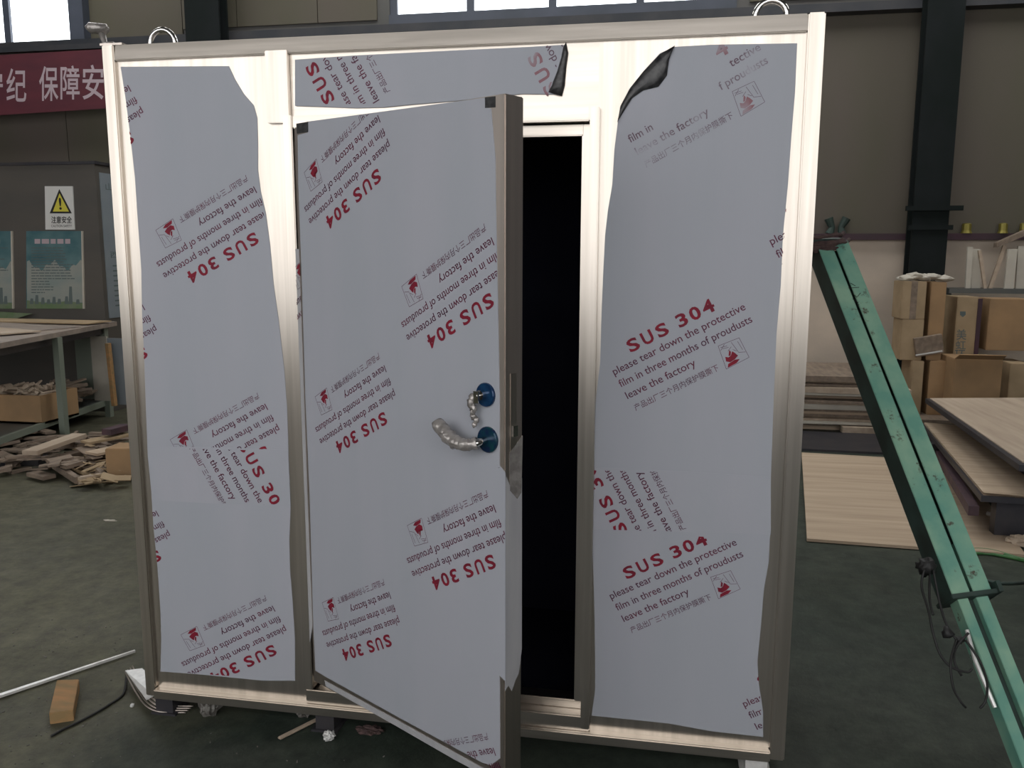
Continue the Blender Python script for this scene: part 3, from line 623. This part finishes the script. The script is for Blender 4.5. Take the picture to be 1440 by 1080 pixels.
if True:
    pl = wallp(6.56)
    mb = MB()
    for ch, (a, b_, c_, d) in (('美', (1345, 463, 1359, 478)), ('虹', (1344, 479, 1358, 491)), ('环', (1343, 492, 1357, 508))):
        fr = px_frame(pl, a, d, c_, d, c_, b_, a, b_, .003); add_text(mb, ch, fr, 0, 1, 0, 1, .004, 1)
    fr = px_frame(pl, 1350, 446, 1358, 446, 1358, 438, 1350, 438, .003)
    mb._f([mb.bm.verts.new(fr(*p)) for p in ((0, 1), (0, .4), (.5, 0), (1, .4), (1, 1))]); 
    mb.build('printed_characters', m_ink, o)
MB().box(onY(1374, 440, 6.56).x, onY(1380, 440, 6.56).x, 6.55, 6.57, .13, onY(1374, 420, 6.56).z).build('side_tape', m_rail, o)
z3 = onY(1400, 500, 6.08).z+.002
o = pbox('cardboard_carton', m_card, 6.54, 1386, 421, 1452, 498, .36, label='large open brown carton on the wide one by the photo edge', lift=z3)
# shelf rack with boards
rk = thing('storage_rack', (5.3, 6.97, 0), 'dark steel rack behind the cartons with boards leaning on its shelf', 'rack')
zs = onY(1390, 406, 6.95).z
MB().box(4.82, 6.5, 6.95, 7.25, zs-.05, zs).build('shelf', m_shelf, rk)
for x in (4.86, 6.45): MB().box(x-.03, x+.03, 7.10, 7.16, 0, zs-.05).build('upright', m_shelf, rk)
MB().box(4.9, 6.4, 7.12, 7.15, zs-.30, zs-.25).build('crossbar', m_shelf, rk)
def lean(x0, yb, x1, yt, w, m, name, label, Y=7.0, th=.03, cat='board'):
    a = onY(x0, yb, Y); b_ = onY(x1, yt, Y); a.z = zs+.001; v = Vector((w, 0, 0))
    o = MB().prism([a, a+v, b_+v, b_], (0, th, 0)).build(name, m); tag(o, label, cat); return o
lean(1358, 402, 1361, 347, .05, m_cream, 'upright_board', 'leftmost white board standing upright on the rack shelf')
lean(1366, 402, 1366, 350, .09, m_cream, 'upright_board', 'wider white board next to the leftmost one on the rack', Y=7.04)
lean(1384, 404, 1376, 352, .03, m_ply2, 'thin_batten', 'thin batten leaning over beside the two white panels')
lean(1390, 404, 1411, 345, .04, m_ply2, 'thin_batten', 'thin batten leaning towards the gabled cream panels', Y=7.06)
lean(1412, 408, 1418, 350, .09, m_cream, 'cream_panel', 'cream panel leaning under the sloping board on the rack')
lean(1428, 408, 1432, 346, .12, m_cream, 'cream_panel', 'cream panel nearest the photo edge on the rack', Y=7.04)
a = onY(1402, 348, 7.02); b_ = onY(1450, 328, 7.02)
o = MB().prism([a, b_, b_+Vector((0, 0, .06)), a+Vector((0, 0, .05))], (0, .1, 0)).build('sloping_board', m_woodg); tag(o, 'sloping weathered board laid over the cream panels', 'board')
for i, (px, r) in enumerate(((1357, .06), (1408, .055), (1437, .05))):
    p = onY(px, 331, 7.42); z = 1.95
    o = MB().tube([(p.x, 7.42, z), (p.x, 7.42, z+.03), (p.x, 7.42, z+.10), (p.x, 7.42, z+.11)], [r, r*.8, r*.8, r*.5], 12).build('brass_pot', m_brass); o.location.y -= .03
    tag(o, ('dull brass pot on the maroon ledge beside the dark column', 'dull brass pot above the cream panels on the maroon ledge', 'brass pot on the ledge nearest the photo edge')[i], 'pot')
p = onY(1176, 325, 7.40)
o = MB().tube([(p.x-.07, 7.40, 1.95), (p.x-.05, 7.40, 2.02), (p.x-.09, 7.40, 2.12)], [.05, .035, .05], 10).tube([(p.x+.06, 7.40, 1.95), (p.x+.05, 7.40, 2.02), (p.x+.10, 7.40, 2.12)], [.05, .035, .05], 10).build('cable_clamp', m_gdark)
tag(o, 'olive double pulley clamp standing on the maroon ledge above the rope', 'clamp')

# ---------------------------------------------------------------- things on the left
YBn = 5.5
bt = thing('site_booth', (-6.7, 6.2, 0), 'grey sheet metal booth behind the workbench carrying posters', 'booth')
MB().box(-9.4, -4.05, YBn, 7.0, 0, 2.64).build('booth_wall', m_booth, bt)
MB().box(-9.42, -4.03, YBn-.02, 7.02, 2.64, 2.67).build('booth_roof', m_slab, bt)
pl = wallp(YBn)
def flat(name, m, q, pl, parent=None, off=0., th=.012):
    o = MB().prism([pl.at(x, y, off) for x, y in q], pl.n*th).build(name, m, parent); return o
ws = flat('warning_sign', m_white, [(65, 323), (106, 323), (103, 262), (64, 262)], pl); tag(ws, 'white warning sign with a yellow triangle on the grey booth', 'sign')
flat('black_triangle', m_black, [(70, 300), (101, 300), (83.5, 266)], pl, ws, .012, .002)
flat('yellow_triangle', m_yellow, [(74.5, 297.5), (97, 297.5), (83.8, 272)], pl, ws, .014, .002)
mb = MB(); fr = px_frame(pl, 83, 295, 87.5, 295, 86, 278, 82, 278, .018); add_text(mb, '!', fr, .1, .9, 0, 1, .02, 1)
fr = px_frame(pl, 72, 314, 101, 314, 101, 304, 72, 304, .014); add_text(mb, '注意安全', fr, 0, 1, 0, 1, .015, 1)
fr = px_frame(pl, 72, 319.5, 101, 319.5, 101, 316, 72, 316, .014); add_text(mb, 'CAUTION SAFETY', fr, 0, 1, 0, 1, 0, 1)
mb.build('sign_lettering', m_black, ws)
def poster(q, label, seed):
    (x0, y0), (x1, y1) = q
    o = flat('safety_poster', m_teal_sky, [(x0, y1), (x1, y1), (x1-2, y0), (x0, y0)], pl); tag(o, label, 'poster')
    f = px_frame(pl, x0, y1, x1, y1, x1-2, y0, x0, y0, .0128)
    def patch(name, m, poly, o2=0.): MB().prism([f(*p)-Vector((0, o2, 0)) for p in poly], (0, -.001, 0)).build(name, m, o)
    patch('cloud_print', m_pale, [(0, .08), (1, .08)]+[(1-i/24, .56+.05*math.sin(i*.55+seed)+.025*math.sin(i*1.7)) for i in range(25)])
    patch('lawn_print', m_green, [(0, 0), (1, 0), (1, .07), (.7, .10), (.4, .07), (0, .11)], .001)
    r = random.Random(seed); mb = MB()
    hb = MB()
    for xa, xb in ((.14, .24), (.27, .40), (.43, .52), (.55, .66), (.69, .78)): hb.prism([f(xa, .84)-Vector((0, .0012, 0)), f(xb, .84)-Vector((0, .0012, 0)), f(xb, .90)-Vector((0, .0012, 0)), f(xa, .90)-Vector((0, .0012, 0))], (0, -.0004, 0))
    hb.build('poster_heading', m_bantxt, o)
    for k in range(17):
        y = .78-k*.036; x1_ = r.uniform(.62, .93) if k < 12 else r.uniform(.3, .5)
        a = [f(.08, y), f(x1_, y), f(x1_, y+.014), f(.08, y+.014)]
        x = .08
        while x < x1_:                        # broken like lines of small print
            w = r.uniform(.03, .12); w = min(w, x1_-x)
            mb.prism([f(x, y)-Vector((0, .0012, 0)), f(x+w, y)-Vector((0, .0012, 0)), f(x+w, y+.013)-Vector((0, .0012, 0)), f(x, y+.013)-Vector((0, .0012, 0))], (0, -.0004, 0)); x += w+.012
    for k in range(9):
        x = .05+k*.1+r.uniform(-.02, .02); h = r.uniform(.06, .14)+(.12 if k == 7 else 0)
        mb.prism([f(x, .06)-Vector((0, .0022, 0)), f(x+.07, .06)-Vector((0, .0022, 0)), f(x+.06, .06+h)-Vector((0, .0022, 0)), f(x+.015, .06+h)-Vector((0, .0022, 0))], (0, -.0004, 0))
    mb.build('poster_print', m_ink, o)
    flat('poster_edge', m_cream, [(x1, y1), (x1+2, y1), (x1-.5, y0), (x1-2.2, y0)], pl, o, 0, .02)
poster(((38, 325), (118, 434)), 'blue sky poster with lines of print beneath the warning sign', 1)
poster(((-60, 325), (19, 434)), 'blue sky poster cut by the photo edge on the booth', 2)
sp_ = Plane((-4.05, 0, 0), (1, 0, 0))
y0, y1 = 5.56, 6.6
o = MB().box(-4.05, -4.04, y0, y1, 1.02, 2.56).build('notice_board', m_notice); tag(o, 'pale blue notice board on the booth side beside the enclosure', 'notice')
mb = MB()
fy = lambda u, v: Vector((-4.0385, y0+.06+u*(y1-y0-.1), 1.02+v*1.54))
add_text(mb, '山西辉', fy, .02, .46, .885, 1, .01, .935); add_text(mb, '西辉', fy, .02, .36, .42, 1, .01, .465)
r = random.Random(5)
for k in range(9):
    v = .36-k*.035; mb.prism([fy(.05, v), fy(.05+r.uniform(.3, .8), v), fy(.6, v+.01), fy(.05, v+.01)], (.0005, 0, 0))
mb.build('notice_print', m_ink, o)

# banner
pl = wallp(7.1)
bn = flat('wall_banner', m_banner, [(-60, 166), (175, 151), (172, 68), (-60, 81)], pl, None, 0, .01); tag(bn, 'long faded red banner with white characters under the far window', 'banner')
mb = MB()
for ch, a, b_, c_, d in (('遵', -62, 99, -33, 146), ('守', -27, 98, 4, 145), ('纪', 9, 96, 37, 143), ('保', 55, 93, 82, 142), ('障', 85, 92, 112, 140), ('安', 116, 91, 146, 140), ('全', 148, 90, 170, 138)):
    if a < -30: continue
    fr = px_frame(pl, a, d, c_, d, c_, b_, a, b_, .012); add_text(mb, ch, fr, 0, 1, 0, 1, .010, 1)
mb.build('banner_characters', m_bantxt, bn)
MB().box(-6.9, -4.75, 7.10, 7.13, 4.20, 4.26).build('banner_batten', m_girt, bn)

# workbench
wk = thing('workbench', (-4.6, 4.2, 0), 'long worn workbench in front of the poster booth with an open lower shelf', 'workbench')
slab(MB(), [(-3.32, 2.95), (-3.86, 5.42), (-6.6, 5.42), (-6.6, 2.95)], .955, 1.0).build('worktop', m_benchtop, wk)
slab(MB(), [(-3.42, 3.0), (-3.92, 5.35), (-3.97, 5.35), (-3.47, 3.0)], .88, .955).build('apron_rail', m_slab, wk)
slab(MB(), [(-3.55, 3.0), (-3.95, 5.3), (-6.5, 5.3), (-6.5, 3.0)], .13, .16).build('lower_shelf', m_shelf, wk)
slab(MB(), [(-3.53, 2.98), (-3.93, 5.3), (-3.97, 5.3), (-3.57, 2.98)], .12, .175).build('shelf_edge', m_leg, wk)
for x, y in ((-3.60, 4.18), (-3.90, 5.25), (-3.42, 3.05), (-6.4, 3.1), (-6.4, 5.2)):
    MB().box(x-.03, x+.03, y-.03, y+.03, 0, .955).build('leg', m_leg, wk)
# boards and scraps on the bench
for i, (x, y, l, w, rz, z, m) in enumerate(((-4.5, 4.6, 1.5, .5, -.25, 1.0, m_benchtop), (-4.25, 4.1, 1.1, .35, -.35, 1.012, m_ply2), (-4.55, 5.1, 1.5, .35, -.05, 1.012, m_card2))):
    o = MB().obox((x, y, z+.006), w if False else l, w, .012, rz).build('bench_board', m); tag(o, ('broad worn board lying flat on the workbench', 'pale thin board nearest on the workbench', 'thin tan board at the back of the workbench')[i], 'board')
c = onZ(123, 443, 1.03)
o = MB().blob((c.x, c.y-.2, 1.062), .10, 3, .3, 2, 3, (1.2, .8, .5)).build('rag_heap', m_rust); tag(o, 'dark brown rag heaped on the workbench', 'rag')
o = flat('lawn_panel', m_green, [(-40, 450), (20, 449), (46, 441), (-40, 436)], wallp(5.42)); tag(o, 'green board standing at the back of the workbench', 'board')
# pale sheets standing behind the legs under the bench
for i, (x0, x1, Y, m) in enumerate(((113, 133, 5.30, m_leg), (135, 150, 5.22, m_cream), (158, 176, 5.05, m_notice))):
    a = onY(x0, 575, Y); b_ = onY(x1, 470, Y)
    o = MB().box(a.x, b_.x, Y-.01, Y+.01, .176, .86).build('standing_sheet', m)
    tag(o, ('grey green sheet standing under the bench behind its leg', 'pale pinkish sheet standing under the bench', 'bluish sheet standing under the bench next to the enclosure')[i], 'sheet')
c = onY(156, 520, 4.95); o = MB().obox((c.x, 4.95, .50), .035, .05, .64, 0, 0, -.04).build('wood_batten', m_wood); tag(o, 'brown batten standing under the bench beside the enclosure', 'batten')
# carton full of offcuts on the lower shelf
a = onY(-30, 612, 4.05); b_ = onY(56, 557, 4.05)
cz = .16; ct = thing('scrap_carton', ((a.x+b_.x)/2, 4.3, cz), 'open brown carton heaped with offcuts on the bench shelf', 'box')
MB().box(a.x, b_.x, 4.05, 4.07, cz, b_.z).box(a.x, b_.x, 4.53, 4.55, cz, b_.z).box(a.x, a.x+.02, 4.07, 4.53, cz, b_.z).box(b_.x-.02, b_.x, 4.07, 4.53, cz, b_.z).box(a.x, b_.x, 4.05, 4.55, cz, cz+.02).build('carton_wall', m_card, ct)
rnd = random.Random(21); mb = MB()
for k in range(60):
    mb.obox((rnd.uniform(a.x+.1, b_.x-.10), rnd.uniform(4.15, 4.45), b_.z-.05+rnd.uniform(0, .10)), rnd.uniform(.06, .2), rnd.uniform(.02, .06), rnd.uniform(.008, .03), rnd.uniform(0, 6), rnd.uniform(-.6, .6), rnd.uniform(-.6, .6))
o = mb.build('wood_offcuts', m_ply2); tag(o, 'small pale wood offcuts filling the carton', 'offcuts', kind='stuff')
mb = MB()
for k in range(70):
    yy = rnd.uniform(4.25, 5.1); xx = -3.78-(yy-4.2)*.17-rnd.uniform(0, .42)
    mb.obox((xx, yy, .19+rnd.uniform(0, .22)), rnd.uniform(.08, .32), rnd.uniform(.03, .09), rnd.uniform(.008, .035), rnd.uniform(0, 6), rnd.uniform(-.2, .2), rnd.uniform(-.25, .25))
o = mb.build('shelf_scraps', m_woodg); tag(o, 'jumbled brown board scraps piled on the bench shelf', 'scraps', kind='stuff')

# offcuts on the floor in front of the bench
def board_px(name, m, p0, p1, w, th, z, label, cat='board', z2=None):
    a = onZ(*p0, z); b_ = onZ(*p1, z if z2 is None else z2); d = (b_-a).normalized(); s = d.cross(Vector((0, 0, 1))).normalized()*w/2; u = s.cross(d).normalized()
    if u.z < 0: u = -u
    o = MB().hexa([a-s, a+s, b_+s, b_-s, a-s+u*th, a+s+u*th, b_+s+u*th, b_-s+u*th]).build(name, m, bevel=.003); tag(o, label, cat); return o
board_px('wood_plank', m_ply2, (42, 640), (112, 615), .13, .035, .17, 'pale plank lying on the scrap pile before the bench')
board_px('wood_plank', m_woodg, (8, 646), (60, 640), .05, .02, .10, 'narrow grey plank poking from the scrap pile')
board_px('wood_plank', m_woodg, (46, 668), (70, 674), .10, .03, .02, 'short grey offcut on the floor beside the shallow tray')
board_px('steel_channel', m_slab, (-20, 652), (62, 652), .16, .06, .0, 'dark steel channel on the floor under the scrap pile', 'channel')
board_px('wood_plank', m_ply, (128, 640), (182, 628), .16, .02, .12, 'broad pale board on the pile beside the enclosure corner')
board_px('wood_plank', m_woodg, (70, 650), (135, 632), .10, .03, .05, 'grey board leading to the crushed cartons')
board_px('wood_plank', m_card2, (120, 624), (180, 612), .14, .02, .16, 'tan board topmost on the pile beside the enclosure')
board_px('wood_plank', m_rustbar, (150, 612), (178, 604), .10, .05, .2, 'short reddish block at the back of the pile')
# shallow tray frame
q = [onZ(69, 653, .02), onZ(122, 650, .02), onZ(146, 674, .02), onZ(110, 680, .02)]
tr = thing('shallow_tray', ((q[0]+q[2])/2).to_tuple()[:2]+(0,), 'shallow pale wooden frame tray lying tilted on the floor', 'tray')
MB().prism([p-Vector((0, 0, .01)) for p in q], (0, 0, .012)).build('tray_bottom', m_ply2, tr)
for i in range(4):
    a, b_ = q[i], q[(i+1) % 4]; d = (b_-a).normalized(); s = d.cross(Vector((0, 0, 1)))*.02
    MB().hexa([a-s, a+s, b_+s, b_-s, a-s+U3*.05, a+s+U3*.05, b_+s+U3*.05, b_-s+U3*.05]).build('frame_bar', m_woodg if i % 2 else m_ply2, tr)
p = onZ(160, 676, 0)
o = MB().obox((p.x+.06, p.y+.12, .13), .26, .22, .24, .15).build('cardboard_box', m_card, bevel=.006); tag(o, 'small brown carton on the floor touching the enclosure corner', 'box')
mb = MB(); rnd = random.Random(31)
for k in range(120):
    p = onZ(rnd.uniform(0, 185), rnd.uniform(618, 672), 0); 
    mb.obox((p.x, p.y, .01+rnd.uniform(0, .11)), rnd.uniform(.05, .4), rnd.uniform(.02, .10), rnd.uniform(.006, .03), rnd.uniform(0, 3.1), rnd.uniform(-.12, .12), rnd.uniform(-.12, .12))
o = mb.build('floor_scraps', [m_woodg]); tag(o, 'heap of brown board scraps on the floor before the bench', 'scraps', kind='stuff')
mb = MB()
for k in range(45):
    p = onZ(rnd.uniform(108, 182), rnd.uniform(636, 690), 0); mb.obox((p.x, p.y, .012+rnd.uniform(0, .08)), rnd.uniform(.05, .2), rnd.uniform(.03, .12), .006, rnd.uniform(0, 3.1), rnd.uniform(-.4, .4), rnd.uniform(-.4, .4))
o = mb.build('torn_card', m_card2); tag(o, 'torn tan cardboard strewn beside the shallow tray', 'scraps', kind='stuff')

# ---------------------------------------------------------------- foreground floor pieces
a = onZ(-60, 1000, .006); b_ = onZ(190, 917, .006); d = (b_-a).normalized(); s = Vector((d.y, -d.x, 0))*.012
o = MB().prism([a-s, a+s, b_+s*.35, b_-s*.35], (0, 0, .010)).build('steel_strip', m_strip); tag(o, 'bright narrow steel strip lying on the left floor', 'strip')
# wooden block
q = [onZ(69, 1021), onZ(104, 1016), onZ(112, 985), onZ(81, 988)]
tp = [onZ(69, 1003, .045), onZ(103, 998, .045), onZ(111, 955, .045), onZ(80, 956, .045)]
o = MB().hexa([Vector((v.x, v.y, 0)) for v in tp]+[v for v in tp]).build('wooden_block', m_wood, bevel=.002); tag(o, 'small orange brown wood block beside the bright steel strip', 'block')
# bent flashing under the corner
q = [onZ(176, 944, .05), onZ(200, 941, .06), onZ(216, 955, .07), onZ(216, 979, .07), onZ(206, 985, .06)]
fl = thing('bent_flashing', (q[2].x, q[2].y, 0), 'bent steel flashing poking out under the enclosure corner', 'flashing')
MB().prism(q, (0, 0, .004)).build('corner_plate', m_strip, fl)
cv = spline([onZ(176, 945, .045), onZ(190, 972, .035), onZ(205, 992, .02), onZ(225, 1001, .008), onZ(262, 1002, .004)], 5)
mb = MB()
for k in range(4):
    mb.tube([p+Vector((.004*k, .010*k, max(-.003, .006*k*.6))) for p in cv], .0035, 5)
mb.build('curled_edge', m_dsteel, fl, smooth=True)
# cable on the floor
o = MB().tube(spline([onZ(178, 950, .006), onZ(174, 975, .006), onZ(155, 990, .006), (onZ(130, 1005, .006)), onZ(105, 1018, .006), onZ(90, 1025, .006), onZ(72, 1035, .006)], 5), .005, 6).build('floor_cable', m_cord, smooth=True)
tag(o, 'thin dark cable trailing from the enclosure corner to the wood block', 'cable')
def lump(px, py, r, m, label, cat='scrap', sq=(1, 1, 1), seed=0, name='scrap_wrap'):
    p = onZ(px, py, 0); z = r*sq[2]*.85
    o = MB().blob((p.x, p.y, z), r, 3, .7, 3.2, seed, sq).build(name, m); tag(o, label, cat); return o
lump(294, 1004, .045, m_scrap, 'crumpled wrap clump on the floor below the left panel', sq=(.8, .7, 1.2), seed=3)
lump(426, 1006, .030, m_scrap, 'crumpled light clump below the door hinge side', sq=(1, .8, .8), seed=5)
lump(463, 1040, .020, m_white, 'white paper scrap on the floor below the door', 'paper', sq=(1, 1, .8), seed=7, name='paper_scrap')
lump(523, 1008, .024, m_white, 'flat torn white paper scrap under the door', 'paper', sq=(1.4, .8, .35), seed=9, name='paper_scrap')
lump(520, 1030, .03, m_rust, 'dark crumpled debris just under the open door', sq=(1.5, .8, .4), seed=12)
lump(186, 994, .007, m_white, 'tiny white chip beside the bent flashing', 'chip', seed=2, name='white_chip')
lump(1436, 768, .06, m_ply2, 'pale tan rubble lump beside the green hose at the photo edge', 'rubble', sq=(1.3, .8, .6), seed=8, name='rubble_lump')
lump(155, 733, .018, m_cream, 'pale sliver on the bare floor left of the enclosure', 'chip', sq=(2.4, .6, .3), seed=4, name='wood_sliver')
board_px('wood_lath', m_ply2, (392, 1040), (472, 1000), .018, .008, .004, 'thin pale lath on the floor below the door hinge', 'lath')
mb = MB(); rnd = random.Random(77)
for k in range(150):
    px, py = rnd.choice(((rnd.uniform(0, 560), rnd.uniform(860, 1075)), (rnd.uniform(0, 170), rnd.uniform(960, 1075)), (rnd.uniform(0, 170), rnd.uniform(880, 940))))
    p = onZ(px, py, 0)
    if -.05 < p.y < 1.1 and -.05 < p.x < 2.35: continue
    r_ = rnd.uniform(.0015, .004); mb.obox((p.x, p.y, r_/2), r_*rnd.uniform(1, 3), r_, r_, rnd.uniform(0, 3))
o = mb.build('floor_grit', m_scrap); tag(o, 'small chips and grit scattered on the floor', 'grit', kind='stuff')
